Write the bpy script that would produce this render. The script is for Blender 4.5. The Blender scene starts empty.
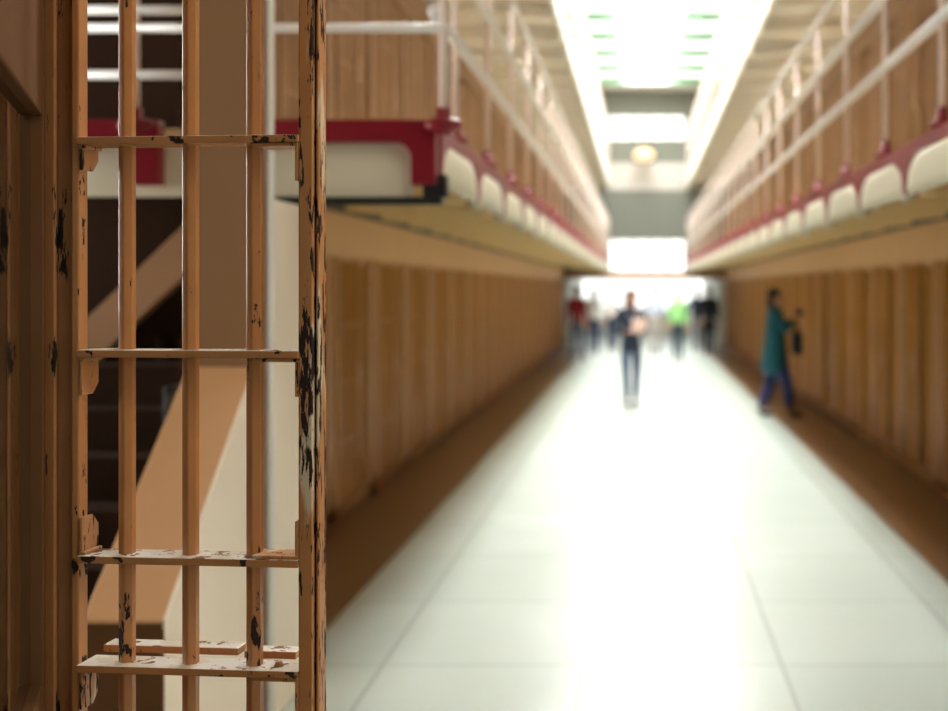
import bpy, bmesh, math, random
from mathutils import Vector, Matrix
random.seed(7)
C = bpy.context.scene.collection
PI = math.pi
EYE, FPX, VX, VY = 1.70, 1317.0, 640.0, 288.0      # eye height, focal length in px, vanishing point of the corridor

def at(x, y, Y):
    """world point seen at pixel (x, y) at distance Y down the corridor"""
    return Vector(((x - VX) * Y / FPX, Y, EYE - (y - VY) * Y / FPX))

def srgb(r, g, b):
    f = lambda c: (c / 255 / 12.92) if c / 255 <= 0.04045 else ((c / 255 + 0.055) / 1.055) ** 2.4
    return (f(r), f(g), f(b), 1.0)

# ------------------------------------------------------------------ materials
def new_mat(name):
    m = bpy.data.materials.new(name); m.use_nodes = True
    nt = m.node_tree
    return m, nt, nt.nodes['Principled BSDF']

def paint(name, col, rough=0.5, var=0.12, scale=3.0, spec=0.5, bump=0.0, metallic=0.0):
    """slightly uneven painted surface"""
    m, nt, b = new_mat(name)
    tc = nt.nodes.new('ShaderNodeTexCoord')
    nz = nt.nodes.new('ShaderNodeTexNoise'); nz.inputs['Scale'].default_value = scale; nz.inputs['Detail'].default_value = 6
    mx = nt.nodes.new('ShaderNodeMix'); mx.data_type = 'RGBA'
    nt.links.new(tc.outputs['Object'], nz.inputs['Vector'])
    nt.links.new(nz.outputs['Fac'], mx.inputs[0])
    mx.inputs[6].default_value = [c * (1 - var) for c in col[:3]] + [1]
    mx.inputs[7].default_value = [min(1, c * (1 + var)) for c in col[:3]] + [1]
    nt.links.new(mx.outputs[2], b.inputs['Base Color'])
    b.inputs['Roughness'].default_value = rough
    b.inputs['Specular IOR Level'].default_value = spec
    b.inputs['Metallic'].default_value = metallic
    if bump:
        bp = nt.nodes.new('ShaderNodeBump'); bp.inputs['Strength'].default_value = bump; bp.inputs['Distance'].default_value = 0.01
        nt.links.new(nz.outputs['Fac'], bp.inputs['Height']); nt.links.new(bp.outputs['Normal'], b.inputs['Normal'])
    return m

def chipped(name, col, under, amount=0.5, rough=0.32, stretch=0.35, scale=38.0, pale=None, pale_amt=0.6):
    """old thick paint over steel, chipped down to dark rust along ragged spots"""
    m, nt, b = new_mat(name)
    N, L = nt.nodes.new, nt.links.new
    tc = N('ShaderNodeTexCoord'); mp = N('ShaderNodeMapping'); mp.inputs['Scale'].default_value = (1, 1, stretch)
    L(tc.outputs['Object'], mp.inputs['Vector'])
    n1 = N('ShaderNodeTexNoise'); n1.inputs['Scale'].default_value = scale; n1.inputs['Detail'].default_value = 8; n1.inputs['Roughness'].default_value = 0.62
    n2 = N('ShaderNodeTexNoise'); n2.inputs['Scale'].default_value = 7.0; n2.inputs['Detail'].default_value = 3
    n3 = N('ShaderNodeTexNoise'); n3.inputs['Scale'].default_value = 11.0; n3.inputs['Detail'].default_value = 6
    for n in (n1, n2): L(mp.outputs['Vector'], n.inputs['Vector'])
    L(tc.outputs['Object'], n3.inputs['Vector'])
    ad = N('ShaderNodeMath'); ad.operation = 'MULTIPLY_ADD'; L(n2.outputs['Fac'], ad.inputs[0]); ad.inputs[1].default_value = 0.55; L(n1.outputs['Fac'], ad.inputs[2])
    rp = N('ShaderNodeValToRGB')
    t = 1.02 - 0.32 * amount
    rp.color_ramp.elements[0].position = t; rp.color_ramp.elements[1].position = t + 0.02
    sc = N('ShaderNodeMath'); sc.operation = 'MULTIPLY'; L(ad.outputs[0], sc.inputs[0]); sc.inputs[1].default_value = 1.0
    L(sc.outputs[0], rp.inputs['Fac'])
    base = N('ShaderNodeMix'); base.data_type = 'RGBA'; L(n3.outputs['Fac'], base.inputs[0])
    base.inputs[6].default_value = [c * 0.82 for c in col[:3]] + [1]; base.inputs[7].default_value = [min(1, c * 1.16) for c in col[:3]] + [1]
    src = base.outputs[2]
    if pale:
        rp2 = N('ShaderNodeValToRGB'); rp2.color_ramp.elements[0].position = pale_amt; rp2.color_ramp.elements[1].position = pale_amt + 0.04
        n4 = N('ShaderNodeTexNoise'); n4.inputs['Scale'].default_value = 17; n4.inputs['Detail'].default_value = 7; L(mp.outputs['Vector'], n4.inputs['Vector'])
        L(n4.outputs['Fac'], rp2.inputs['Fac'])
        mp2 = N('ShaderNodeMix'); mp2.data_type = 'RGBA'; L(rp2.outputs['Color'], mp2.inputs[0]); L(src, mp2.inputs[6]); mp2.inputs[7].default_value = pale
        src = mp2.outputs[2]
    mx = N('ShaderNodeMix'); mx.data_type = 'RGBA'
    L(rp.outputs['Color'], mx.inputs[0]); L(src, mx.inputs[6]); mx.inputs[7].default_value = under
    L(mx.outputs[2], b.inputs['Base Color'])
    rr = N('ShaderNodeMapRange'); L(rp.outputs['Color'], rr.inputs['Value']); rr.inputs['To Min'].default_value = rough; rr.inputs['To Max'].default_value = 0.9
    L(rr.outputs['Result'], b.inputs['Roughness'])
    iv = N('ShaderNodeMath'); iv.operation = 'SUBTRACT'; iv.inputs[0].default_value = 1.0; L(rp.outputs['Color'], iv.inputs[1])
    bp = N('ShaderNodeBump'); bp.inputs['Strength'].default_value = 0.55; bp.inputs['Distance'].default_value = 0.002
    L(iv.outputs[0], bp.inputs['Height']); L(bp.outputs['Normal'], b.inputs['Normal'])
    return m

def glow(name, col, s):
    m, nt, b = new_mat(name)
    b.inputs['Base Color'].default_value = (0.8, 0.8, 0.8, 1)
    b.inputs['Emission Color'].default_value = col; b.inputs['Emission Strength'].default_value = s
    return m

GATE = srgb(192, 134, 84)
M = {}
M['gate'] = chipped('gate_paint', GATE, srgb(38, 20, 12), 0.34, 0.30, scale=52)
M['gate_worn'] = chipped('gate_worn_paint', GATE, srgb(40, 21, 13), 0.52, 0.32, stretch=0.16, scale=85, pale=srgb(225, 205, 175), pale_amt=0.62)
M['gate_flat'] = chipped('gate_crossbar_paint', GATE, srgb(44, 24, 15), 0.5, 0.24, stretch=1.0)
M['gate_lit_top'] = chipped('gate_lit_top_paint', srgb(226, 214, 196), srgb(128, 78, 48), 0.5, 0.3, stretch=1.0, scale=30, pale=srgb(240, 234, 224), pale_amt=0.5)  # pale tone carries the glint on upward faces; the brown chips are wear
M['bar'] = chipped('gate_bar_paint', srgb(190, 130, 80), srgb(36, 19, 12), 0.30, 0.20, scale=50)
M['jamb'] = chipped('jamb_paint', srgb(168, 116, 72), srgb(26, 15, 9), 0.5, 0.4, stretch=0.18)
M['panelframe'] = paint('panel_frame_paint', srgb(104, 72, 46), 0.9, 0.15, 5, spec=0.02)
M['darkback'] = paint('panel_backing', srgb(52, 40, 30), 0.7, 0.2, 4)
M['cellbar'] = paint('cell_bar_paint', srgb(178, 122, 56), 0.45, 0.15, 6)
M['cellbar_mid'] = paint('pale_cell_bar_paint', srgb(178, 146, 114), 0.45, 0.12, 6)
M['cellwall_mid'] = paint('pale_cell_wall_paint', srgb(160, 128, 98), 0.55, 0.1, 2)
M['cellwall'] = paint('cell_wall_paint', srgb(164, 112, 54), 0.55, 0.12, 2)
M['header'] = paint('cell_header_paint', srgb(214, 164, 112), 0.5, 0.08, 2)
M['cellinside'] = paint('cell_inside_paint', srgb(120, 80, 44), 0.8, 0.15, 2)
M['cream'] = paint('cream_concrete', srgb(222, 214, 188), 0.6, 0.06, 2)
M['creamwall'] = paint('cream_stair_wall', srgb(250, 233, 212), 0.5, 0.07, 1.5)
M['coping'] = paint('tan_coping_paint', srgb(206, 156, 108), 0.35, 0.10, 2.5)
M['pillar'] = paint('pillar_paint', srgb(156, 116, 80), 0.55, 0.06, 2)
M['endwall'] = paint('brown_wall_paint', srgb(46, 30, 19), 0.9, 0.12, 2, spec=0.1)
M['red'] = paint('red_edge_paint', srgb(128, 14, 32), 0.38, 0.12, 4)
M['post'] = paint('pinkish_post_paint', srgb(240, 220, 210), 0.4, 0.05, 5)
M['white'] = paint('white_rail_paint', srgb(252, 248, 244), 0.25, 0.05, 5)
M['whitewall'] = paint('white_wall_paint', srgb(235, 232, 224), 0.6, 0.04, 2)
M['greywall'] = paint('grey_end_paint', srgb(168, 170, 158), 0.6, 0.06, 2)
M['endgrey'] = paint('dull_grey_paint', srgb(112, 114, 104), 0.8, 0.05, 2)
M['endwhite'] = paint('dull_white_paint', srgb(188, 182, 174), 0.7, 0.05, 2)
M['black'] = paint('black_steel', srgb(22, 24, 22), 0.45, 0.1, 5)
M['green'] = paint('green_steel', srgb(110, 150, 120), 0.5, 0.1, 5)
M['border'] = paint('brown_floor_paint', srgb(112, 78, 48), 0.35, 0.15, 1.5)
M['darkrail'] = paint('dark_brown_paint', srgb(60, 44, 34), 0.5, 0.1, 5)
M['gallery_deck'] = paint('gallery_deck', srgb(234, 202, 146), 0.65, 0.08, 2)
M['skylight'] = glow('skylight_glass', (0.97, 1.0, 0.97, 1), 26)
M['farwindow'] = glow('end_window_glass', (0.96, 1.0, 0.98, 1), 1.5)
M['ceiling_glow'] = glow('ceiling_glow_panel', (0.93, 1.0, 0.95, 1), 1.35)
M['hall_fill'] = glow('hall_fill_glow', (1.0, 0.93, 0.82, 1), 4.2)
M['rim_fill'] = glow('rim_fill_glow', (1.0, 0.97, 0.92, 1), 26)
M['lamp'] = glow('lamp_globe', (1.0, 0.62, 0.36, 1), 1.1)
M['lamp'].node_tree.nodes['Principled BSDF'].inputs['Base Color'].default_value = (0.6, 0.36, 0.2, 1)
M['lamp_fill'] = glow('added_lamp_globe', (1.0, 0.91, 0.78, 1), 76)

# floor: pale polished concrete with scored square joints
def floor_mat():
    m, nt, b = new_mat('polished_concrete')
    N, L = nt.nodes.new, nt.links.new
    tc = N('ShaderNodeTexCoord'); mp = N('ShaderNodeMapping'); L(tc.outputs['Object'], mp.inputs['Vector'])
    mp.inputs['Location'].default_value = (0.26, 0.06, 0)
    br = N('ShaderNodeTexBrick'); br.offset = 0; br.inputs['Scale'].default_value = 1.0
    br.inputs['Brick Width'].default_value = 0.9; br.inputs['Row Height'].default_value = 1.2
    br.inputs['Mortar Size'].default_value = 0.010; br.inputs['Mortar Smooth'].default_value = 0.1
    br.inputs['Color1'].default_value = srgb(186, 196, 189); br.inputs['Color2'].default_value = srgb(193, 202, 195); br.inputs['Mortar'].default_value = srgb(158, 166, 160)
    L(mp.outputs['Vector'], br.inputs['Vector'])
    nz = N('ShaderNodeTexNoise'); nz.inputs['Scale'].default_value = 1.4; nz.inputs['Detail'].default_value = 8
    L(tc.outputs['Object'], nz.inputs['Vector'])
    mr = N('ShaderNodeMapRange'); L(nz.outputs['Fac'], mr.inputs['Value']); mr.inputs['To Min'].default_value = 0.86; mr.inputs['To Max'].default_value = 1.08
    mx = N('ShaderNodeMix'); mx.data_type = 'RGBA'; mx.blend_type = 'MULTIPLY'; mx.inputs[0].default_value = 1
    L(br.outputs['Color'], mx.inputs[6]); L(mr.outputs['Result'], mx.inputs[7]); L(mx.outputs[2], b.inputs['Base Color'])
    r2 = N('ShaderNodeMapRange'); L(nz.outputs['Fac'], r2.inputs['Value']); r2.inputs['To Min'].default_value = 0.22; r2.inputs['To Max'].default_value = 0.42
    L(r2.outputs['Result'], b.inputs['Roughness'])
    return m
M['floor'] = floor_mat()

def glass_mat():
    m, nt, b = new_mat('clear_pane')
    b.inputs['Base Color'].default_value = (0.9, 0.95, 0.92, 1); b.inputs['Roughness'].default_value = 0.02
    b.inputs['Transmission Weight'].default_value = 1.0; b.inputs['IOR'].default_value = 1.5
    return m
M['glass'] = glass_mat()

# ------------------------------------------------------------------ mesh helpers
class MB:
    def __init__(s): s.bm = bmesh.new()
    def box(s, x0, x1, y0, y1, z0, z1):
        v = [s.bm.verts.new((x, y, z)) for x in (x0, x1) for y in (y0, y1) for z in (z0, z1)]
        for f in ((0, 1, 3, 2), (4, 6, 7, 5), (0, 4, 5, 1), (2, 3, 7, 6), (0, 2, 6, 4), (1, 5, 7, 3)):
            s.bm.faces.new([v[i] for i in f])
        return s
    def prism(s, pts, vec):
        vec = Vector(vec)
        a = [s.bm.verts.new(p) for p in pts]; b = [s.bm.verts.new(Vector(p) + vec) for p in pts]
        n = len(a)
        s.bm.faces.new(a[::-1]); s.bm.faces.new(b)
        for i in range(n): s.bm.faces.new((a[i], a[(i + 1) % n], b[(i + 1) % n], b[i]))
        return s
    def tube(s, pts, r, seg=10, phase=0.0):
        pts = [Vector(p) for p in pts]; rings = []
        up0 = None
        for i, p in enumerate(pts):
            d = (pts[min(i + 1, len(pts) - 1)] - pts[max(i - 1, 0)]).normalized()
            if up0 is None: up0 = Vector((0, 0, 1)) if abs(d.z) < 0.9 else Vector((0, 1, 0))
            a = d.cross(up0).normalized(); b = a.cross(d).normalized()
            rr = r[i] if isinstance(r, (list, tuple)) else r
            rings.append([s.bm.verts.new(p + a * rr * math.cos(2 * PI * k / seg + phase) + b * rr * math.sin(2 * PI * k / seg + phase)) for k in range(seg)])
        for i in range(len(rings) - 1):
            for k in range(seg):
                s.bm.faces.new((rings[i][k], rings[i][(k + 1) % seg], rings[i + 1][(k + 1) % seg], rings[i + 1][k]))
        s.bm.faces.new(rings[0][::-1]); s.bm.faces.new(rings[-1])
        return s
    def ball(s, c, r, sx=1, sy=1, sz=1, seg=16):
        ret = bmesh.ops.create_uvsphere(s.bm, u_segments=seg, v_segments=seg // 2 + 2, radius=r)
        for v in ret['verts']: v.co = Vector((v.co.x * sx, v.co.y * sy, v.co.z * sz)) + Vector(c)
        return s
    def build(s, name, mat, parent=None, smooth=False, bevel=0.0, segs=2):
        bmesh.ops.recalc_face_normals(s.bm, faces=s.bm.faces)
        me = bpy.data.meshes.new(name); s.bm.to_mesh(me); s.bm.free()
        me.materials.append(M[mat] if isinstance(mat, str) else mat)
        if smooth:
            for p in me.polygons: p.use_smooth = True
        o = bpy.data.objects.new(name, me); C.objects.link(o)
        if parent: o.parent = parent
        if bevel:
            md = o.modifiers.new('bevel', 'BEVEL'); md.width = bevel; md.segments = segs; md.limit_method = 'ANGLE'; md.angle_limit = 0.5
            md.harden_normals = False
        return o

def tag(o, label=None, cat=None, group=None, kind=None):
    for k, v in (('label', label), ('category', cat), ('group', group), ('kind', kind)):
        if v: o[k] = v
    return o
def thing(name, label, cat, loc=(0, 0, 0), rz=0, group=None):
    o = bpy.data.objects.new(name, None); C.objects.link(o); o.location = loc; o.rotation_euler = (0, 0, rz); o.empty_display_size = 0.1
    return tag(o, label, cat, group)
def struct(name, mb, mat, **k):
    return tag(mb.build(name, mat, **k), kind='structure')
def kids(o): return [c for c in bpy.data.objects if c.parent is o]
def dup(root, loc, rz=0):
    r = root.copy(); C.objects.link(r); r.location = loc; r.rotation_euler = (0, 0, rz)
    for ch in TREE[root]:
        c = ch.copy(); C.objects.link(c); c.parent = r
        for g in TREE.get(ch, ()):
            d = g.copy(); C.objects.link(d); d.parent = c
    return r
TREE = {}
ORD = ['first', 'second', 'third', 'fourth', 'fifth', 'sixth', 'seventh', 'eighth', 'ninth', 'tenth', 'eleventh', 'twelfth', 'thirteenth',
       'fourteenth', 'fifteenth', 'sixteenth', 'seventeenth', 'eighteenth', 'nineteenth', 'twentieth', 'twenty-first', 'twenty-second', 'twenty-third', 'twenty-fourth']

# ------------------------------------------------------------------ the hall shell
XL, XR = -2.23, 2.50            # faces of the two cell blocks
GL, GR = -0.86, 1.30            # outer edges of the galleries
T2, T3, CEIL, YEND = 2.39, 4.75, 7.40, 38.0
SKL, SKR = -0.50, 0.90          # skylight opening

struct('floor', MB().box(-7, 7, -6, 48, -0.2, 0), 'floor')
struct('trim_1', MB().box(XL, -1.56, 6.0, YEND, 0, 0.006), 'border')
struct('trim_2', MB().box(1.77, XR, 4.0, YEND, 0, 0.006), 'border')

SK0, SK1 = 7.5, 36.6
cl = MB()
cl.box(-7.2, SKL, -6, 48, CEIL, CEIL + 0.15); cl.box(SKR, 7.2, -6, 48, CEIL, CEIL + 0.15)
cl.box(SKL, SKR, SK1, 48, CEIL, CEIL + 0.15); cl.box(SKL, SKR, -6, SK0, CEIL, CEIL + 0.15)
struct('ceiling', cl, 'whitewall')
sk = MB()
sk.box(SKL - 0.1, SKL, SK0, SK1, CEIL + 0.15, CEIL + 0.4); sk.box(SKR, SKR + 0.1, SK0, SK1, CEIL + 0.15, CEIL + 0.4)
sk.box(SKL, SKR, SK0 - 0.1, SK0, CEIL + 0.15, CEIL + 0.4); sk.box(SKL, SKR, SK1, SK1 + 0.1, CEIL + 0.15, CEIL + 0.4)
struct('trim_3', sk, 'whitewall')
w1 = struct('window_1', MB().box(SKL - 0.1, SKR + 0.1, SK0 - 0.1, SK1 + 0.1, CEIL + 0.4, CEIL + 0.44), 'skylight')
mt = MB()
y = SK0 + 1
while y < SK1 - 0.4:
    mt.box(SKL, SKR, y - 0.02, y + 0.02, CEIL + 0.33, CEIL + 0.39); y += 1.05
mt.build('muntin', 'white', w1)
struct('window_9', MB().box(-1.95, SKL - 0.12, 9, SK1, CEIL - 0.03, CEIL), 'ceiling_glow')  # both glowing ceiling panels are added to brighten the upper galleries
struct('window_10', MB().box(SKR + 0.12, 2.25, 9, SK1, CEIL - 0.03, CEIL), 'ceiling_glow')
# steel ties under the roof on both sides of the skylight
n = 4
y = 12.4
while y < YEND - 1:
    b = MB(); b.box(-1.9, SKL + 0.12, y - 0.06, y + 0.06, CEIL - 0.22, CEIL - 0.03); b.box(SKR - 0.12, 2.2, y - 0.06, y + 0.06, CEIL - 0.22, CEIL - 0.03)
    struct('trim_%d' % n, b, 'green'); n += 1; y += 2.1

# front hall around and behind the camera
struct('wall_back', MB().box(-7.2, 7.2, -6.2, -6, 0, CEIL), 'endwall')
for i, y in enumerate((-4.6, -2.4, -0.2, 1.9)):
    w = struct('window_%d' % (2 + i), MB().box(6.96, 7.0, y, y + 1.6, 1.4, 4.6), 'hall_fill')  # added out of view to light the gate from the right
    fr = MB()
    for k in range(5): fr.box(6.90, 6.96, y + k * 0.4 - 0.02, y + k * 0.4 + 0.02, 1.36, 4.64)
    for k in range(5): fr.box(6.90, 6.96, y, y + 1.6, 1.4 + k * 0.8 - 0.02, 1.4 + k * 0.8 + 0.02)
    fr.build('window_frame', 'greywall', w)
struct('wall_left', MB().box(-7.2, -7, -6.2, 6.6, 0, CEIL), 'endwall')
w = struct('window_11', MB().box(-7.0, -6.97, 3.8, 5.8, 1.5, 3.6), 'rim_fill')  # added out of view for thin highlights on the bars' left edges
fr = MB()
for k in range(5): fr.box(-6.97, -6.93, 3.8 + k * 0.5 - 0.015, 3.8 + k * 0.5 + 0.015, 1.46, 3.64)
for k in range(4): fr.box(-6.97, -6.93, 3.8, 5.8, 1.5 + k * 0.7 - 0.015, 1.5 + k * 0.7 + 0.015)
fr.build('window_frame', 'greywall', w)
struct('wall_right', MB().box(7, 7.2, -6.2, 4.2, 0, CEIL), 'endwall')
# end walls of the two cell blocks facing the front hall
struct('wall_left.001', MB().box(-7, XL, 6.35, 6.5, 0, CEIL), 'endwall')
struct('wall_right.001', MB().box(XR, 7, 4.0, 4.15, 0, CEIL), 'cellwall')

# ------------------------------------------------------------------ cell blocks
PITCH, PIER = 1.5, 0.26
def block(sx, face, y0, ncell, z, tier_h, front_y):
    """continuous wall of one tier: plinth, header, piers, partitions, back wall (sx: -1 left block, +1 right block)"""
    f = lambda a, b: (min(face + sx * a, face + sx * b), max(face + sx * a, face + sx * b))
    y1 = y0 + ncell * PITCH
    m = MB()
    x0, x1 = f(0, 0.16)
    for i in range(ncell + 1):
        yy = y0 + i * PITCH
        m.box(x0, x1, max(yy - PIER / 2, front_y), yy + PIER / 2, z, z + tier_h)
    m.box(x0, x1, y0, y1, z, z + 0.10)
    if front_y < y0 - PIER: m.box(x0, x1, front_y, y0 - PIER / 2, z, z + tier_h)
    struct('wall_left' if sx < 0 else 'wall_right', m, 'cellwall' if z < 1 else 'cellwall_mid')
    h = MB(); x0, x1 = f(-0.03, 0.16)
    h.box(x0, x1, front_y, y1, z + 1.93, z + 2.255)
    struct('trim_%d' % nexttrim(), h, 'header' if z < 1 else 'cellwall_mid')
    if z < 1:
        x0, x1 = f(-0.056, -0.002); cdt = MB().box(x0, x1, front_y, y1, z + 2.258, z + 2.315).build('conduit', 'darkrail'); tag(cdt, 'long dark strip for the gap under the gallery along the header of the %s cells' % ('left' if sx < 0 else 'right'), 'conduit')  # dark strip put in for the gap between header and gallery slab
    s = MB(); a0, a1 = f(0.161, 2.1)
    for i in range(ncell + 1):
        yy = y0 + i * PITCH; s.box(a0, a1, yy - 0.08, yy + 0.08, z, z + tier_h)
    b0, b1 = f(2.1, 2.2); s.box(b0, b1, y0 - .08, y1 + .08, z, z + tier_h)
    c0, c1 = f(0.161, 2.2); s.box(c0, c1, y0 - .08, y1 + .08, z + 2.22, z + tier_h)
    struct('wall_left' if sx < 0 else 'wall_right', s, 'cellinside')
TRIM = [60]
def nexttrim(): TRIM[0] += 1; return TRIM[0]

# one cell front (local: runs along +y from 0, x = 0 the face, +x into the corridor)
def make_cell():
    root = thing('cell_front', 'x', 'cell front', (0, 0, 0))
    a, b = PIER / 2, PITCH - PIER / 2
    z0, z1 = 0.10, 1.93
    mid = a + 0.64
    f = MB()
    f.box(-0.10, 0.02, a, a + 0.045, z0, z1); f.box(-0.10, 0.02, b - 0.045, b, z0, z1)
    f.box(-0.10, -0.04, a + .04, b - .04, z1 - 0.05, z1); f.box(-0.10, -0.04, a + .04, b - .04, z0, z0 + 0.04)
    fo = f.build('frame', 'header', root)
    g = MB()
    for k in range(7): y = mid + 0.07 + k * 0.071; g.tube([(-0.02, y, z0 + .04), (-0.02, y, z1 - .05)], 0.014, 6)
    for z in (0.55, 1.0, 1.42): g.box(-0.034, -0.012, mid, b - .04, z - 0.006, z + 0.006)
    go = g.build('fixed_grille', 'cellbar', root)
    d = MB()
    for k in range(8): y = a + 0.10 + k * 0.071; d.tube([(0.012, y, z0 + .02), (0.012, y, z1 - .02)], 0.014, 6)
    d.box(-0.005, 0.03, a + .05, a + .085, z0 + .01, z1 - .01); d.box(-0.005, 0.03, mid + .01, mid + .05, z0 + .01, z1 - .01)
    for z in (0.13, 0.55, 1.0, 1.42, 1.9): d.box(0.0, 0.022, a + .06, mid + .01, z - 0.008, z + 0.008)
    do = d.build('sliding_door', 'cellbar', root)
    l = MB(); l.box(-0.01, 0.05, mid - 0.10, mid + 0.03, 0.92, 1.10)
    lo = l.build('lock_box', 'cellbar', do, bevel=0.006)
    TREE[root] = [fo, go, do]; TREE[do] = [lo]
    return root
MIDM = {}
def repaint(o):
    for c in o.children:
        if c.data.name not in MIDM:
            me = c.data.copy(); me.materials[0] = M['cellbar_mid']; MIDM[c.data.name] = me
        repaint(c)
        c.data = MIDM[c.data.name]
proto = make_cell(); used = [False]
def cells(sx, face, y0, ncell, z, where):
    for i in range(ncell):
        loc = (face, y0 + i * PITCH, z); rz = 0
        if sx > 0: loc = (face, y0 + (i + 1) * PITCH, z); rz = PI
        if not used[0]: o = proto; o.location = loc; o.rotation_euler = (0, 0, rz); used[0] = True
        else: o = dup(proto, loc, rz)
        tag(o, '%s barred tan cell front from the near end of the %s' % (ORD[i], where), 'cell front', 'barred cell fronts of the ' + where)
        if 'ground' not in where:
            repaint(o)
YL0, YR0 = 8.0, 9.5
NL, NR = 20, 19
block(-1, XL, YL0, NL, 0, T2, 6.5);  cells(-1, XL, YL0, NL, 0, 'left ground tier')
block(-1, XL, YL0, NL, T2, T3 - T2, 6.5); cells(-1, XL, YL0, NL, T2, 'left middle tier')
block(-1, XL, 12.5, 17, T3, CEIL - T3, 6.5); cells(-1, XL, 12.5, 17, T3, 'left top tier')
block(1, XR, YR0, NR, 0, T2, 4.15);  cells(1, XR, YR0, NR, 0, 'right ground tier')
block(1, XR, YR0, NR, T2, T3 - T2, 4.15); cells(1, XR, YR0, NR, T2, 'right middle tier')
block(1, XR, 12.5, 17, T3, CEIL - T3, 4.15); cells(1, XR, 12.5, 17, T3, 'right top tier')

# ------------------------------------------------------------------ galleries with arched red edge and pipe railings
BAY = 1.35
def gallery(sx, face, edge, y0, y1, z, label, edge_mat, soffit_mat, panel_mat='cream'):
    root = thing('gallery_walkway', label, 'gallery', (0, 0, 0))
    lo, hi = min(face - sx * 0.002, edge + sx * 0.07), max(face - sx * 0.002, edge + sx * 0.07)
    s = MB().box(lo, hi, y0, y1, z - 0.065, z); s.build('slab', soffit_mat, root)
    xa, xb = min(edge, edge + sx * 0.07), max(edge, edge + sx * 0.07)
    nb = int((y1 - y0) / BAY)
    # one arch panel of the edge, a bay long, with half a leg at both ends and a pale panel set back in the arch
    w0, w1, zt, rr, zb = 0.032, BAY - 0.032, -0.045, 0.17, -0.235
    arc = []
    for k in range(9):
        a = PI - k * PI / 16; arc.append((w0 + rr * 2 + rr * 2 * math.cos(a), zt - rr + rr * math.sin(a)))
    for k in range(9):
        a = PI / 2 - k * PI / 16; arc.append((w1 - rr * 2 + rr * 2 * math.cos(a), zt - rr + rr * math.sin(a)))
    pts = [(0, zb), (w0, zb)] + arc + [(w1, zb), (BAY, zb), (BAY, 0.015), (0, 0.015)]
    m = MB().prism([(xa, p[0], p[1]) for p in pts], (xb - xa, 0, 0))
    arch = m.build('edge_arch', edge_mat, root)
    # pale hooded panel bulging softly out of the arch
    ring = [(w0, zb)] + arc + [(w1, zb)]
    cy, cz = BAY / 2, zb + 0.06
    pb = MB(); prev = None
    for sc_, out in ((1.0, 0.03), (0.98, 0.012), (0.93, 0.002), (0.8, -0.004), (0.5, -0.007), (0.1, -0.008)):
        cur = [pb.bm.verts.new((edge + sx * out, cy + (p[0] - cy) * sc_, cz + (p[1] - cz) * sc_)) for p in ring]
        if prev:
            for k in range(len(cur)): pb.bm.faces.new((prev[k], prev[(k + 1) % len(cur)], cur[(k + 1) % len(cur)], cur[k]))
        prev = cur
    pb.bm.faces.new(prev)
    inf = pb.build('arch_panel', panel_mat, arch, smooth=True)
    # tapering cantilever bracket below the slab
    d = MB()
    prof = [(edge + sx * 0.07, -0.065), (edge + sx * 0.07, -0.225), (edge + sx * 0.15, -0.235), (face - sx * 0.06, -0.12), (face - sx * 0.06, -0.065)]
    d.prism([(p[0], -0.075, p[1]) for p in prof], (0, 0.15, 0))
    br = d.build('bracket', soffit_mat, root, bevel=0.012)
    tp = MB().ball((edge + sx * 0.02, 0, -0.245), 0.04, 0.9, 1.0, 0.7, 10)
    tip = tp.build('bracket_tip', 'cream', br, smooth=True)
    arch.location = (0, y0, z); br.location = (0, y0 + 0.08, z)
    for i in range(1, nb):
        c = arch.copy(); C.objects.link(c); c.location = (0, y0 + i * BAY, z)
        ci = inf.copy(); C.objects.link(ci); ci.parent = c
        e = br.copy(); C.objects.link(e); e.location = (0, y0 + i * BAY, z)
        t = tip.copy(); C.objects.link(t); t.parent = e
    return root

def railing(sx, edge, y0, y1, z, label, foot_mat, end_x=None):
    root = thing('gallery_railing', label, 'railing', (0, 0, z))
    x = edge + sx * 0.035
    nb = int((y1 - y0) / BAY)
    p = MB().tube([(0, 0, 0.015), (0, 0, 1.30)], 0.016, 10).build('post', 'post', root, smooth=True)
    ft = MB(); ft.tube([(0, 0, 0.015), (0, 0, 0.03), (0, 0, 0.05), (0, 0, 0.11)], [0.06, 0.06, 0.034, 0.027], 12)
    foot = ft.build('post_foot', foot_mat, p, smooth=True)
    p.location = (x, y0, 0)
    for i in range(1, nb + 1):
        c = p.copy(); C.objects.link(c); c.location = (x, y0 + i * BAY, 0)
        f = foot.copy(); C.objects.link(f); f.parent = c
    for h in (0.51, 0.90, 1.29):
        path = [(x, y0 + nb * BAY, h), (x, y0 - 0.675, h)]
        MB().tube(path, 0.029, 10).build('rail', 'white', root, smooth=True)
    return root, x

YG = 5.65
gallery(-1, XL, GL, YG + 0.06, YEND, T2, 'concrete gallery walkway with red arched edge above the left ground cells', 'red', 'gallery_deck')
gallery(1, XR, GR, 5.145, YEND, T2, 'concrete gallery walkway with red arched edge above the right ground cells', 'red', 'gallery_deck')
gallery(-1, XL, GL, YG, YEND, T3, 'glare-whitened upper gallery walkway below the ceiling on the left', 'whitewall', 'whitewall', 'whitewall')  # upper edges and panels coloured white for the skylight's strong light on them
gallery(1, XR, GR, 5.145, YEND, T3, 'glare-whitened upper gallery walkway below the ceiling on the right', 'whitewall', 'whitewall', 'whitewall')
rl, rx = railing(-1, GL, YG + 0.06 + 0.675, YEND, T2, 'white pipe railing with red post feet on the left gallery', 'red')
railing(1, GR, 5.82, YEND, T2, 'white pipe railing with red post feet on the right gallery', 'red')
railing(-1, GL, YG + 0.06 + 0.675, YEND, T3, 'white pipe railing high on the left upper gallery', 'white')
railing(1, GR, 5.82, YEND, T3, 'white pipe railing high on the right upper gallery', 'white')

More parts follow.
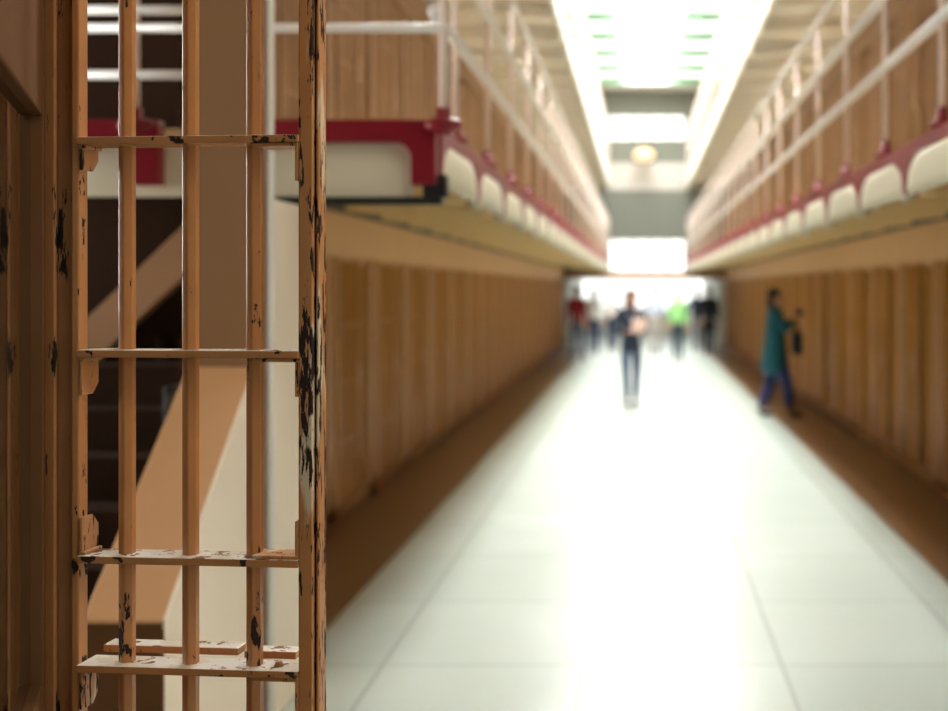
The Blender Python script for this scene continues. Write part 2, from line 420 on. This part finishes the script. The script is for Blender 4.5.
# the near end of the left gallery: red end frame, black angle, cross railing
g = thing('gallery_end', 'red-framed end of the left gallery with pale recessed panel behind the barred gate', 'gallery end', (0, 0, 0))
ye = YG - 0.02
pt = MB()
def endframe(x0, x1):
    """red beam with a leg at its right end and a rounded inner corner"""
    r = 0.07; z1, zt, zb = T2 + 0.02, T2 - 0.075, T2 - 0.255; lw = 0.105
    pts = [(x0, z1), (x0, zt)]
    for k in range(7):
        a = PI / 2 - k * PI / 12; pts.append((x1 - lw - r + r * math.cos(a), zt - r + r * math.sin(a)))
    pts += [(x1 - lw, zb), (x1, zb), (x1, z1)]
    return pts
pt.prism([(p[0], ye - 0.09, p[1]) for p in endframe(-1.93, GL)], (0, 0.09, 0)); pt.build('edge_beam', 'red', g, bevel=0.006)
pt = MB(); pt.prism([(p[0], ye - 0.09, p[1]) for p in endframe(-3.4, -2.03)], (0, 0.09, 0)); pt.build('edge_beam', 'red', g, bevel=0.006)
MB().box(-3.4, -0.97, ye + 0.0, ye + 0.018, T2 - 0.30, T2 - 0.07).build('recessed_panel', 'cream', g)
bk = MB().box(-1.92, GL + 0.02, ye - 0.07, ye + 0.02, T2 - 0.335, T2 - 0.305).box(GL - 0.06, GL + 0.04, ye - 0.06, ye + 0.02, T2 - 0.305, T2 - 0.21)
bk.build('steel_angle', 'black', g, bevel=0.004)
struct('floor', MB().box(-3.4, XL - 0.01, ye + 0.03, 6.34, T2 - 0.11, T2), 'gallery_deck')
r = thing('end_railing', 'white pipe railing across the end of the left gallery, behind the gate bars', 'railing', (0, 0, T2))
pst = MB().tube([(0, 0, -0.04), (0, 0, 1.26)], 0.019, 12).build('post', 'post', r, smooth=True)
pst.location = (-0.84 + 0.02, ye - 0.132, 0)
pf = MB().ball((0, 0, -0.01), 0.075, 1.05, 0.5, 0.5, 16).tube([(0, 0, -0.05), (0, 0, 0.06)], 0.03, 12).build('post_foot', 'red', pst, smooth=True)
for xx in (at(147, 0, ye).x,):
    c = pst.copy(); C.objects.link(c); c.location = (xx, ye - 0.132, 0); f2 = pf.copy(); C.objects.link(f2); f2.parent = c
for y_px, xa, xb in ((28, 88, 447), (10, 60, 270), (75, 60, 270)):
    a = at(xa, y_px, ye - 0.132); b = at(xb, y_px, ye - 0.132)
    MB().tube([(a.x, ye - 0.132, a.z - T2), (b.x, ye - 0.132, a.z - T2)], 0.02, 10).build('rail', 'white', r, smooth=True)

# ------------------------------------------------------------------ stair block behind the gate
SX, SX0 = -1.44, -1.68
pl = MB().box(SX0, SX, 4.92, 5.18, 0, CEIL)
struct('pillar', pl, 'pillar', bevel=0.012)
pr = MB().box(SX0, SX, 5.18, 5.96, 0, T2 - 0.34)
struct('wall_left', pr, 'creamwall')
cd = tag(MB().tube([(SX + 0.018, 5.06, 0.0), (SX + 0.018, 5.06, 6.6)], 0.016, 12).build('conduit', 'white', smooth=True),
         'white vertical pipe running up the side of the tan pillar', 'pipe')
st = thing('staircase', 'dark brown staircase rising into shadow behind the cream parapet', 'staircase', (0, 0, 0))
pa = thing('stair_parapet', 'cream sloping stair parapet with broad tan coping behind the gate bars', 'parapet', (0, 0, 0))
SL = (1.29 - 0.68) / 0.8
Y0s, Y1s = 4.0, 4.915
z_at = lambda y: 0.68 + (y - 4.0) * SL
MB().prism([(SX0, Y0s, 0), (SX0, Y1s, 0), (SX0, Y1s, z_at(Y1s)), (SX0, Y0s, z_at(Y0s))], (SX - SX0 - 0.004, 0, 0)).build('wall_body', 'creamwall', pa)
cp = MB().prism([(SX0 - 0.01, Y0s - 0.02, z_at(Y0s) - 0.0), (SX0 - 0.01, Y1s, z_at(Y1s) + 0.015), (SX0 - 0.01, Y1s, z_at(Y1s) + 0.03), (SX0 - 0.01, Y0s - 0.02, z_at(Y0s) + 0.015)], (SX - SX0 + 0.015, 0, 0))
cp.build('coping', 'coping', pa, bevel=0.006)
MB().prism([(SX - 0.004, Y0s - 0.02, z_at(Y0s) - 0.012), (SX - 0.004, Y1s, z_at(Y1s) + 0.003), (SX - 0.004, Y1s, z_at(Y1s) + 0.031), (SX - 0.004, Y0s - 0.02, z_at(Y0s) + 0.016)], (0.012, 0, 0)).build('worn_edge', 'creamwall', pa, bevel=0.003)
MB().box(SX0 - 0.005, SX - 0.005, Y0s - 0.02, Y0s, 0, z_at(Y0s) + 0.005).build('end_face', 'panelframe', pa)
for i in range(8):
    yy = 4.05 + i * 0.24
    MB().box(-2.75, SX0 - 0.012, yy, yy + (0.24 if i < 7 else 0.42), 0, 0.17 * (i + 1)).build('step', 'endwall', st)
# the upper flight rising to the right in front of the block's end wall
Yu = 6.1
a0 = at(60, 372, Yu); a1 = at(205, 232, Yu); 
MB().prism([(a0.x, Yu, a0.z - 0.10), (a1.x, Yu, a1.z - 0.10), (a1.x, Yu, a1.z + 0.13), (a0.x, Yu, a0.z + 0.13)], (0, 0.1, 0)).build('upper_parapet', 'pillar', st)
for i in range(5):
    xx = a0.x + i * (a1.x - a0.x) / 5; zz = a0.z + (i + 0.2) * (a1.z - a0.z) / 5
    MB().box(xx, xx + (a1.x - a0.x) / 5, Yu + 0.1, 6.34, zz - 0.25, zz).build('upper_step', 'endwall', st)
bx = thing('wall_fitting', 'small black fitting with round face on the shaded side of the tan pillar', 'fitting', (SX0 - 0.062, 5.02, 1.24))
MB().box(-0.055, 0.061, -0.07, 0.07, -0.13, 0.09).build('housing', 'black', bx, bevel=0.012)
MB().tube([(0.0, -0.07, 0.03), (0.0, -0.095, 0.03)], [0.042, 0.036], 18).build('round_face', 'darkrail', bx, bevel=0.004)

# ------------------------------------------------------------------ the barred gate (in focus)
H0 = Vector((-1.062, 2.425, 0)); TH = math.radians(5.6)
cT, sT = math.cos(TH), math.sin(TH)
def U(px):
    k = (px - VX) / FPX
    return (k * H0.y - H0.x) / (cT + k * sT)
gate = thing('barred_gate', 'tan barred steel gate with chipped paint standing open in the foreground', 'gate', H0, -TH)
GT, GB = 2.46, 0.03
u_r0, u_rm, u_r1 = U(304), U(318.5), U(324)
# right-hand stile: two plates with a rusty groove between
rs = MB(); rs.box(u_r0, u_rm, -0.03, 0.02, GB, GT).build('lock_stile', 'gate_worn', gate, bevel=0.003)
MB().box(u_rm + 0.0035, u_r1, -0.024, 0.014, GB, GT).build('stile_cover', 'gate_worn', gate, bevel=0.003)
MB().box(u_rm - 0.002, u_rm + 0.006, -0.017, 0.01, GB, GT).build('stile_seam', 'darkrail', gate)
# hinge-side stile
MB().box(U(79), U(87), -0.028, 0.004, GB, GT).build('hinge_stile', 'gate', gate, bevel=0.003)
MB().box(U(62.5), U(78.7), -0.018, 0.004, GB, GT).build('hinge_plate', 'jamb', gate, bevel=0.003)
# three hexagonal bars
for px in (127.3, 190.8, 254.8):
    u = U(px)
    ringp = []                                                   # hexagon, rounder on the hinge side to shape a highlight along that edge
    for c in range(6):
        ca = PI / 6 + c * PI / 3
        rho = 0.0062 if math.cos(ca) < 0.1 else 0.0016
        for k in range(-4, 5):
            aa = ca + k * PI / 24; ringp.append((u + (0.0148 - rho) * math.cos(ca) + rho * math.cos(aa), (0.0148 - rho) * math.sin(ca) + rho * math.sin(aa), GB + .01))
    MB().prism(ringp, (0, 0, GT - GB - .02)).build('bar', 'bar', gate)
# flat cross bars
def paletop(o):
    o.data.materials.append(M['gate_lit_top'])                       # upper face coloured pale for the light glinting on it
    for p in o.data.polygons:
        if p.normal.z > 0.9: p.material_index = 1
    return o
def crossbar(z, d0=-0.036, d1=0.036):
    m = MB().box(U(86), u_r0 + 0.002, d0, d1, z - 0.0068, z + 0.0068)
    o = m.build('crossbar', 'gate_flat', gate, bevel=0.002)
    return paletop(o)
ZB = [1.967, 1.581, 1.208, 1.010]
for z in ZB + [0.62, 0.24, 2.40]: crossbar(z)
# back rail of the lowest visible cross bar, in two lengths
zb = ZB[3] + 0.006
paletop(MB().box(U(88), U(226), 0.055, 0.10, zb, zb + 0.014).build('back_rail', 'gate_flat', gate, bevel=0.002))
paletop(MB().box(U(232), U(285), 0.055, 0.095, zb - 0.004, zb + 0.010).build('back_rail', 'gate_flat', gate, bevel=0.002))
# angle brackets welded into the corners
def corner(z, side, up, ln=0.078, drop=0.068):
    s = 1 if up else -1
    t = 0.006
    if side > 0: ua, ub = U(258), u_r0; wv = (u_r0 - t, u_r0)
    else: ua, ub = U(88), U(88) + 0.012; wv = (U(88), U(88) + t)
    za = z + s * 0.0075; zb_ = za + s * t
    m = MB(); m.box(ua, ub, -0.033, 0.03, min(za, zb_), max(za, zb_))
    zc = za + s * drop
    d0, d1 = -0.031, 0.028
    # ragged flag that tapers at its free end
    pts = [(d0, zb_), (d1, zb_), (d1, zc - s * 0.02), (d1 - 0.02, zc), (d0, zc)]
    m.prism([(wv[0], p[0], p[1]) for p in pts], (wv[1] - wv[0], 0, 0))
    m.build('corner_bracket', 'gate_worn', gate, bevel=0.0015)
corner(ZB[0], 1, False); corner(ZB[1], 1, False); corner(ZB[2], 1, True); corner(ZB[3], 1, False)
corner(ZB[0], -1, False, drop=0.045); corner(ZB[1], -1, False); corner(ZB[2], -1, True); corner(ZB[3], -1, False)
for z in (ZB[2], ZB[3]):
    MB().tube([(U(280), -0.005, z + 0.0075), (U(280), -0.005, z + 0.015)], [0.009, 0.006], 10).build('rivet', 'gate_worn', gate, smooth=True)

# ------------------------------------------------------------------ jamb and framed glass panel to the left of the gate
jb = Vector((-1.088, 2.395, 0))
dirp = Vector((0.36, -1, 0)).normalized()                      # towards the camera along the panel
ang = math.atan2(dirp.y, dirp.x)
pan = thing('glass_panel', 'dark framed glass panel with chamfered brown surround at the left edge', 'panel', jb, ang)
# local: +x towards the camera, +y to the right/front side of the panel (visible), -y behind
ZG0, ZG1 = 0.985, 2.01
Lp = 1.15
def pbox(name, x0, x1, y0, y1, z0, z1, mat, bevel=0.0):
    return MB().box(x0, x1, y0, y1, z0, z1).build(name, mat, pan, bevel=bevel)
pbox('stile', -0.02, 0.022, -0.06, 0.006, 0.02, 2.6, 'panelframe', 0.004)
pbox('top_board', 0.022, Lp, -0.06, 0.004, ZG1, 2.6, 'panelframe', 0.004)
pbox('lower_board', 0.022, Lp, -0.06, 0.004, 0.02, ZG0, 'panelframe', 0.004)
pbox('pane', 0.022, Lp, -0.022, -0.016, ZG0, ZG1, 'glass')
pbox('backing', 0.022, Lp, -0.06, -0.05, ZG0, ZG1, 'darkback')
jm = MB().box(U(47.5), U(62.3), -0.026, 0.006, 0, 2.6); jo = jm.build('door_frame', 'jamb', bevel=0.003); jo.location = H0; jo.rotation_euler = (0, 0, -TH)
tag(jo, kind='structure')

# ------------------------------------------------------------------ far end of the corridor
def band(name, z0, z1, mat, y=YEND, x0=-2.4, x1=2.7, d=0.2):
    return struct(name, MB().box(x0, x1, y, y + d, z0, z1), mat)
zz = lambda y_px: EYE - (y_px - VY) * YEND / FPX
band('wall_end', zz(116), CEIL, 'endgrey')
w = band('window_6', zz(139), zz(116), 'farwindow', YEND + 0.05, x0=-0.9, x1=1.3, d=0.05)
band('wall_end', zz(139), zz(116), 'endgrey', x0=-2.4, x1=-0.9)
band('wall_end', zz(139), zz(116), 'endgrey', x0=1.3, x1=2.7)
band('wall_end.001', zz(163), zz(139), 'endgrey')
band('wall_end.002', zz(190), zz(163), 'endwhite')
band('wall_end.003', zz(240), zz(190), 'endgrey')
w = band('window_7', 2.17, zz(240), 'farwindow', YEND + 0.05, x0=GL, x1=GR, d=0.05)
band('wall_end', 2.17, zz(240), 'endgrey', x0=-2.4, x1=GL)
band('wall_end', 2.17, zz(240), 'endgrey', x0=GR, x1=2.7)
for ww, za, zb2 in (('window_6', zz(139), zz(116)), ('window_7', 2.17, zz(240))):
    m = MB()
    for k in range(10):
        x = -2.2 + k * 0.5
        if not GL < x < GR: continue
        m.box(x - 0.02, x + 0.02, YEND, YEND + 0.05, za, zb2)
    m.build('muntin', 'endgrey', bpy.data.objects[ww])
band('trim_50', 1.97, 2.17, 'cellwall', YEND - 0.02, d=0.3)
struct('wall_end.004', MB().box(-7, 7, 47.5, 47.7, 0, CEIL), 'whitewall')
struct('wall_left', MB().box(-2.3, -2.1, YEND + 0.3, 47.5, 0, CEIL), 'whitewall')
struct('wall_right', MB().box(2.3, 2.5, YEND + 0.3, 47.5, 0, CEIL), 'whitewall')
struct('window_8', MB().box(-2.05, 2.25, 47.4, 47.5, 0.9, 5.0), 'farwindow')
struct('ceiling.001', MB().box(-2.1, 2.3, YEND + 0.4, 47.4, 5.6, 5.7), 'whitewall')
L0 = at(644, 155, YEND - 0.6)
lm = thing('pendant_lamp', 'warm glowing pendant lamp hanging at the far end of the corridor', 'lamp', (L0.x, L0.y, L0.z))
MB().ball((0, 0, 0), 0.24, 1.25, 1, 0.8, 16).build('globe', 'lamp', lm, smooth=True)
MB().tube([(0, 0, 0.18), (0, 0, CEIL - L0.z)], 0.015, 8).build('stem', 'endgrey', lm)

hl = thing('added_lamp', 'added round white lamp hanging unseen from the front hall ceiling', 'lamp', (1.7, 1.3, 4.3))  # lamp added above the view to light the bar tops and stair wall
MB().ball((0, 0, 0), 0.21, 1, 1, 0.85, 20).build('globe', 'lamp_fill', hl, smooth=True)
MB().tube([(0, 0, 0.17), (0, 0, 0.22), (0, 0, 0.23), (0, 0, CEIL - 4.3)], [0.07, 0.06, 0.014, 0.014], 12).build('stem', 'black', hl)

# ------------------------------------------------------------------ people
SKIN = paint('skin', srgb(205, 150, 122), 0.5, 0.05, 8)
EYEM = paint('eye_dark', srgb(30, 22, 20), 0.3, 0.05, 8)
LIP = paint('lip', srgb(160, 84, 78), 0.4, 0.05, 8)
_cl = {}
def cloth(rgb):
    if rgb not in _cl: _cl[rgb] = paint('cloth_%d' % len(_cl), srgb(*rgb), 0.8, 0.10, 14)
    return _cl[rgb]

def skin_mesh(chains, sub=1):
    """chains: list of [(co, radius) ...]; a chain whose first co equals an existing vertex joins it"""
    verts, rad, edges, idx = [], [], [], {}
    for ch in chains:
        prev = None
        for co, r in ch:
            key = tuple(round(c, 4) for c in co)
            if key not in idx: idx[key] = len(verts); verts.append(co); rad.append(r if isinstance(r, tuple) else (r, r))
            i = idx[key]
            if prev is not None and prev != i: edges.append((prev, i))
            prev = i
    me = bpy.data.meshes.new('sk'); me.from_pydata(verts, edges, [])
    o = bpy.data.objects.new('sk', me); C.objects.link(o)
    o.modifiers.new('s', 'SKIN')
    for i, d in enumerate(me.skin_vertices[0].data): d.radius = rad[i]; d.use_root = (i == 0)
    sb = o.modifiers.new('u', 'SUBSURF'); sb.levels = sub; sb.render_levels = sub
    dg = bpy.context.evaluated_depsgraph_get(); dg.update()
    out = bpy.data.meshes.new_from_object(o.evaluated_get(dg))
    bpy.data.objects.remove(o); bpy.data.meshes.remove(me)
    return out
def mesh_obj(name, meshes, mat, parent):
    bm = bmesh.new()
    for me in meshes: bm.from_mesh(me); bpy.data.meshes.remove(me)
    me = bpy.data.meshes.new(name); bm.to_mesh(me); bm.free()
    me.materials.clear(); me.materials.append(mat)
    for p in me.polygons: p.use_smooth = True
    o = bpy.data.objects.new(name, me); C.objects.link(o); o.parent = parent
    return o

def person(label, X, Y, face, H, top, legs, hair, shoe=(25, 22, 22), coat=0.0, arms='down', stride=0.12, long_hair=False, held=None, bag=None, vest=None, slim=1.0):
    """local axes: -y the way the figure faces, z up; all lengths for a 1.70 m body, then scaled"""
    root = thing('person', label, 'person', (X, Y, 0), face)
    s = H / 1.70
    V = lambda x, y, z: (x * s, y * s, z * s)
    q = lambda r: r * s * slim
    foot = {-1: V(-0.085, -stride, 0.075), 1: V(0.085, stride * 0.9, 0.075)}
    knee = {-1: V(-0.09, -stride * 0.62 - 0.02, 0.47), 1: V(0.09, stride * 0.28 - 0.01, 0.47)}
    hip = {k: V(k * 0.09, 0, 0.88) for k in (-1, 1)}
    pel, spn, chs, nck0 = V(0, 0, 0.96), V(0, 0.0, 1.12), V(0, 0.01, 1.30), V(0, 0.005, 1.42)
    sh = {k: V(k * 0.165, 0.01, 1.405) for k in (-1, 1)}
    if arms == 'down':
        el = {k: V(k * 0.215, 0.03, 1.10) for k in (-1, 1)}; wr = {k: V(k * 0.225, -0.05, 0.86) for k in (-1, 1)}; hd = {k: Vector((0, -0.15, -1)) for k in (-1, 1)}
    elif arms == 'camera':
        el = {k: V(k * 0.20, -0.12, 1.13) for k in (-1, 1)}; wr = {k: V(k * 0.085, -0.23, 1.32) for k in (-1, 1)}; hd = {k: Vector((-k * 0.35, -0.5, 0.8)) for k in (-1, 1)}
    else:                                                                  # 'front': both hands before the waist
        el = {k: V(k * 0.245, 0.0, 1.11) for k in (-1, 1)}; wr = {k: V(k * 0.10, -0.22, 1.10) for k in (-1, 1)}; hd = {k: Vector((-k * 0.7, -0.6, 0.1)) for k in (-1, 1)}
    chains = [[(pel, q(0.095)), (spn, q(0.085)), (chs, q(0.095)), (nck0, q(0.065)), (V(0, -0.005, 1.49), q(0.052)), (V(0, -0.02, 1.545), (q(0.070), q(0.076))),
               (V(0, -0.012, 1.61), (q(0.083), q(0.094))), (V(0, -0.002, 1.668), q(0.064))]]
    chains.append([(V(0, -0.012, 1.61), q(0.08)), (V(0, -0.115, 1.595), q(0.012))])          # nose
    for k in (-1, 1):
        chains.append([(pel, 0.1), (hip[k], q(0.070)), (knee[k], q(0.045)), (foot[k], q(0.034))])
        chains.append([(chs, 0.1), (sh[k], q(0.048)), (el[k], q(0.036)), (wr[k], q(0.026))])
    parts = [skin_mesh(chains)]
    for k in (-1, 1):                                                                         # hands with five fingers
        d = hd[k].normalized(); w = Vector(wr[k]); side = Vector((0, 1, 0)).cross(d)
        if side.length < 0.2: side = Vector((1, 0, 0))
        side.normalize(); nrm = d.cross(side).normalized()
        palm = w + d * 0.085 * s
        parts.append(skin_mesh([[(tuple(w), 0.024 * s), (tuple(w + d * 0.045 * s), (0.036 * s, 0.022 * s)), (tuple(palm), (0.036 * s, 0.018 * s))]]))
        for j, ln in enumerate((0.068, 0.078, 0.072, 0.056)):
            b0 = palm - d * 0.02 * s + side * (j - 1.5) * 0.0195 * s
            c = [(tuple(b0), 0.0095 * s), (tuple(b0 + d * (0.02 + ln * 0.45) * s + nrm * 0.006 * s), 0.009 * s), (tuple(b0 + d * (0.02 + ln * 0.85) * s + nrm * 0.024 * s), 0.0075 * s)]
            parts.append(skin_mesh([c]))
        b0 = w + d * 0.035 * s + side * (-0.022 * s)
        parts.append(skin_mesh([[(tuple(b0), 0.011 * s), (tuple(b0 + (d * 0.03 - side * 0.026) * s), 0.010 * s), (tuple(b0 + (d * 0.062 - side * 0.03 + nrm * 0.012) * s), 0.008 * s)]]))
    for k in (-1, 1):                                                                         # ears
        m_ = MB().ball(V(k * 0.083, 0.0, 1.595), 0.026 * s, 0.4, 0.7, 1.1, 10); me = bpy.data.meshes.new('e'); m_.bm.to_mesh(me); m_.bm.free(); parts.append(me)
    mesh_obj('body', parts, SKIN, root)
    for k in (-1, 1): MB().ball(V(k * 0.034, -0.094, 1.612), 0.010 * s, 1.2, 0.6, 0.8, 8).build('eye', EYEM, root, smooth=True)
    MB().ball(V(0, -0.092, 1.548), 0.020 * s, 1.1, 0.4, 0.32, 8).build('mouth', LIP, root, smooth=True)
    g = 1.17
    hem = [(V(0, 0.0, 0.90), (q(0.155), q(0.125))), (pel, (q(0.145), q(0.12)))] if coat <= 0 else \
          [(V(0, 0.01, 0.90 - coat), (q(0.20), q(0.18))), (V(0, 0.005, 0.90 - coat * 0.5), (q(0.18), q(0.155))), (pel, (q(0.155), q(0.13)))]
    tc = [hem + [(spn, (q(0.145), q(0.115))), (chs, (q(0.165), q(0.125))), (V(0, 0.005, 1.42), (q(0.115), q(0.085))), (V(0, 0.0, 1.475), q(0.060))]]
    for k in (-1, 1):
        e, w = Vector(el[k]), Vector(wr[k])
        tc.append([(chs, 0.1), (sh[k], q(0.066)), (el[k], q(0.054)), (tuple(e.lerp(w, 0.93)), q(0.040))])
    mesh_obj('coat' if coat > 0 else 'shirt', [skin_mesh(tc)], cloth(top), root)
    lg = [[(V(0, 0, 0.95), (q(0.13), q(0.112))), (V(0, 0, 0.90), (q(0.13), q(0.11)))]]
    for k in (-1, 1):
        kn, ft = Vector(knee[k]), Vector(foot[k])
        lg.append([(V(0, 0, 0.90), 0.1), (hip[k], q(0.100)), (knee[k], q(0.070)), (tuple(kn.lerp(ft, 0.97)), q(0.055))])
    mesh_obj('trousers', [skin_mesh(lg)], cloth(legs), root)
    for k in (-1, 1):
        f = foot[k]
        m_ = skin_mesh([[((f[0], f[1] + 0.045 * s, 0.04 * s), 0.040 * s), ((f[0], f[1] - 0.06 * s, 0.042 * s), (0.044 * s, 0.040 * s)), ((f[0], f[1] - 0.165 * s, 0.032 * s), (0.038 * s, 0.028 * s))],
                        [((f[0], f[1] + 0.045 * s, 0.04 * s), 0.040 * s), ((f[0], f[1] + 0.01 * s, 0.10 * s), 0.045 * s)]])
        zmin = min(v.co.z for v in m_.vertices)
        for v in m_.vertices: v.co.z = max(v.co.z - zmin, 0.0)
        mesh_obj('shoe', [m_], cloth(shoe), root)
    hb = MB().ball(V(0, 0.014, 1.635), 0.104 * s, 0.88, 1.0, 0.86, 18)
    for v in hb.bm.verts:
        y, z = v.co.y / s, v.co.z / s
        if y < -0.055 and z < 1.655: v.co.y = -0.055 * s                      # hairline above the forehead
    if long_hair: hb.ball(V(0, 0.062, 1.52), 0.088 * s, 1.0, 0.62, 1.5, 14)
    hb.build('hair', cloth(hair), root, smooth=True)
    if vest:
        mesh_obj('vest', [skin_mesh([[(V(0, 0, 0.93), (q(0.168), q(0.140))), (spn, (q(0.162), q(0.13))), (chs, (q(0.18), q(0.138))), (V(0, 0.005, 1.39), (q(0.15), q(0.098)))]])], cloth(vest), root)
    R = Matrix.Rotation(face, 4, 'Z')
    def wpt(x, y, z): v = R @ Vector(V(x, y, z)); return (X + v.x, Y + v.y, v.z)
    if held == 'camera':
        cm = thing('camera', 'black camera held up by the person in the long teal coat', 'camera', wpt(0, -0.275, 1.39), face)
        MB().box(-0.07, 0.07, -0.03, 0.03, -0.045, 0.045).build('camera_body', 'black', cm, bevel=0.008)
        MB().tube([(0, -0.03, 0), (0, -0.10, 0)], [0.038, 0.034], 16).build('lens', 'black', cm, bevel=0.003)
    if bag:
        bg = thing('shoulder_bag', bag[1], 'bag', wpt(*bag[2]), face)
        s *= bag[3] if len(bag) > 3 else 1
        MB().box(-0.14 * s, 0.14 * s, -0.05 * s, 0.05 * s, -0.12 * s, 0.12 * s).build('bag_body', cloth(bag[0]), bg, bevel=0.03)
        MB().tube([(-0.1 * s, 0, 0.1 * s), (-0.04 * s, 0.0, 0.24 * s), (0.06 * s, 0.02, 0.24 * s), (0.11 * s, 0, 0.1 * s)], 0.009, 8).build('bag_strap', cloth(bag[0]), bg, smooth=True)
    return root

def px(x, Y): return (x - VX) * Y / FPX
JEANS = (40, 62, 100)
person('person in a long teal coat raising a camera beside the right cells', px(775, 17.4), 17.4, PI / 2, 1.68, (8, 84, 96), (34, 46, 96), (38, 26, 20),
       coat=0.36, arms='camera', stride=0.20, long_hair=True, held='camera', slim=1.28,
       bag=((14, 16, 20), 'black bag hanging in front of the person in the long teal coat', (0.0, -0.29, 0.98), 1.25))
person('person in a dark top and blue jeans walking down the middle of the floor', px(631, 19.0), 19.0, 0.25, 1.66, (34, 44, 62), JEANS, (50, 34, 26),
       coat=0.10, arms='front', stride=0.08, long_hair=True, slim=0.95, shoe=(110, 104, 110),
       bag=((222, 190, 176), 'pale pink bag held before the dark-topped person in the middle', (0.02, -0.40, 1.19), 0.8))
person('person in a bright green vest standing right of the middle', px(678, 31.0), 31.0, 0.0, 1.62, (150, 214, 134), (36, 58, 70), (150, 120, 110), arms='down', stride=0.05, vest=(176, 238, 150))
person('person in black standing against the far right cells', px(709, 33.5), 33.5, PI, 1.70, (16, 16, 20), (18, 18, 22), (30, 24, 22), arms='down', stride=0.05, slim=1.15)
person('person in a dark blue jacket left of the one in black', px(697, 36.0), 36.0, PI, 1.66, (34, 44, 72), (120, 120, 128), (40, 32, 28), arms='front', stride=0.06)
person('person in a dark red shirt beside the far left cells', px(577, 30.5), 30.5, PI * 0.9, 1.72, (136, 22, 30), (44, 58, 92), (60, 40, 30), arms='down', stride=0.10)
person('person in a white shirt next to the red-shirted person', px(594, 34.0), 34.0, PI, 1.68, (252, 250, 248), (60, 74, 108), (140, 100, 84), arms='down', stride=0.08, slim=1.1)
person('person in a pinkish white top behind the dark-topped person', px(612, 36.0), 36.0, 0.2, 1.64, (250, 240, 238), (52, 60, 92), (120, 84, 70), arms='front', stride=0.08)
person('person in a pale blue shirt between the dark top and green vest', px(655, 34.5), 34.5, PI, 1.74, (222, 228, 246), (200, 190, 182), (96, 70, 60), arms='down', stride=0.08)

# ------------------------------------------------------------------ camera and world
cam = bpy.data.cameras.new('camera_view'); co = bpy.data.objects.new('view_camera', cam); C.objects.link(co)
co.location = (0, 0, EYE); co.rotation_euler = (PI / 2, 0, 0)
cam.sensor_width = 36; cam.lens = FPX / 948 * 36
cam.shift_x = -(VX - 474) / 948; cam.shift_y = -(355.5 - VY) / 948
cam.clip_start = 0.05
cam.dof.use_dof = True; cam.dof.focus_distance = 2.385; cam.dof.aperture_fstop = 2.3
bpy.context.scene.camera = co
wd = bpy.data.worlds.new('world'); bpy.context.scene.world = wd; wd.use_nodes = True
wd.node_tree.nodes['Background'].inputs[0].default_value = (0.8, 0.85, 0.9, 1); wd.node_tree.nodes['Background'].inputs[1].default_value = 0.01
vs = bpy.context.scene.view_settings
vs.view_transform = 'Standard'; vs.look = 'None'; vs.exposure = 0.0; vs.gamma = 1.0; vs.use_curve_mapping = False
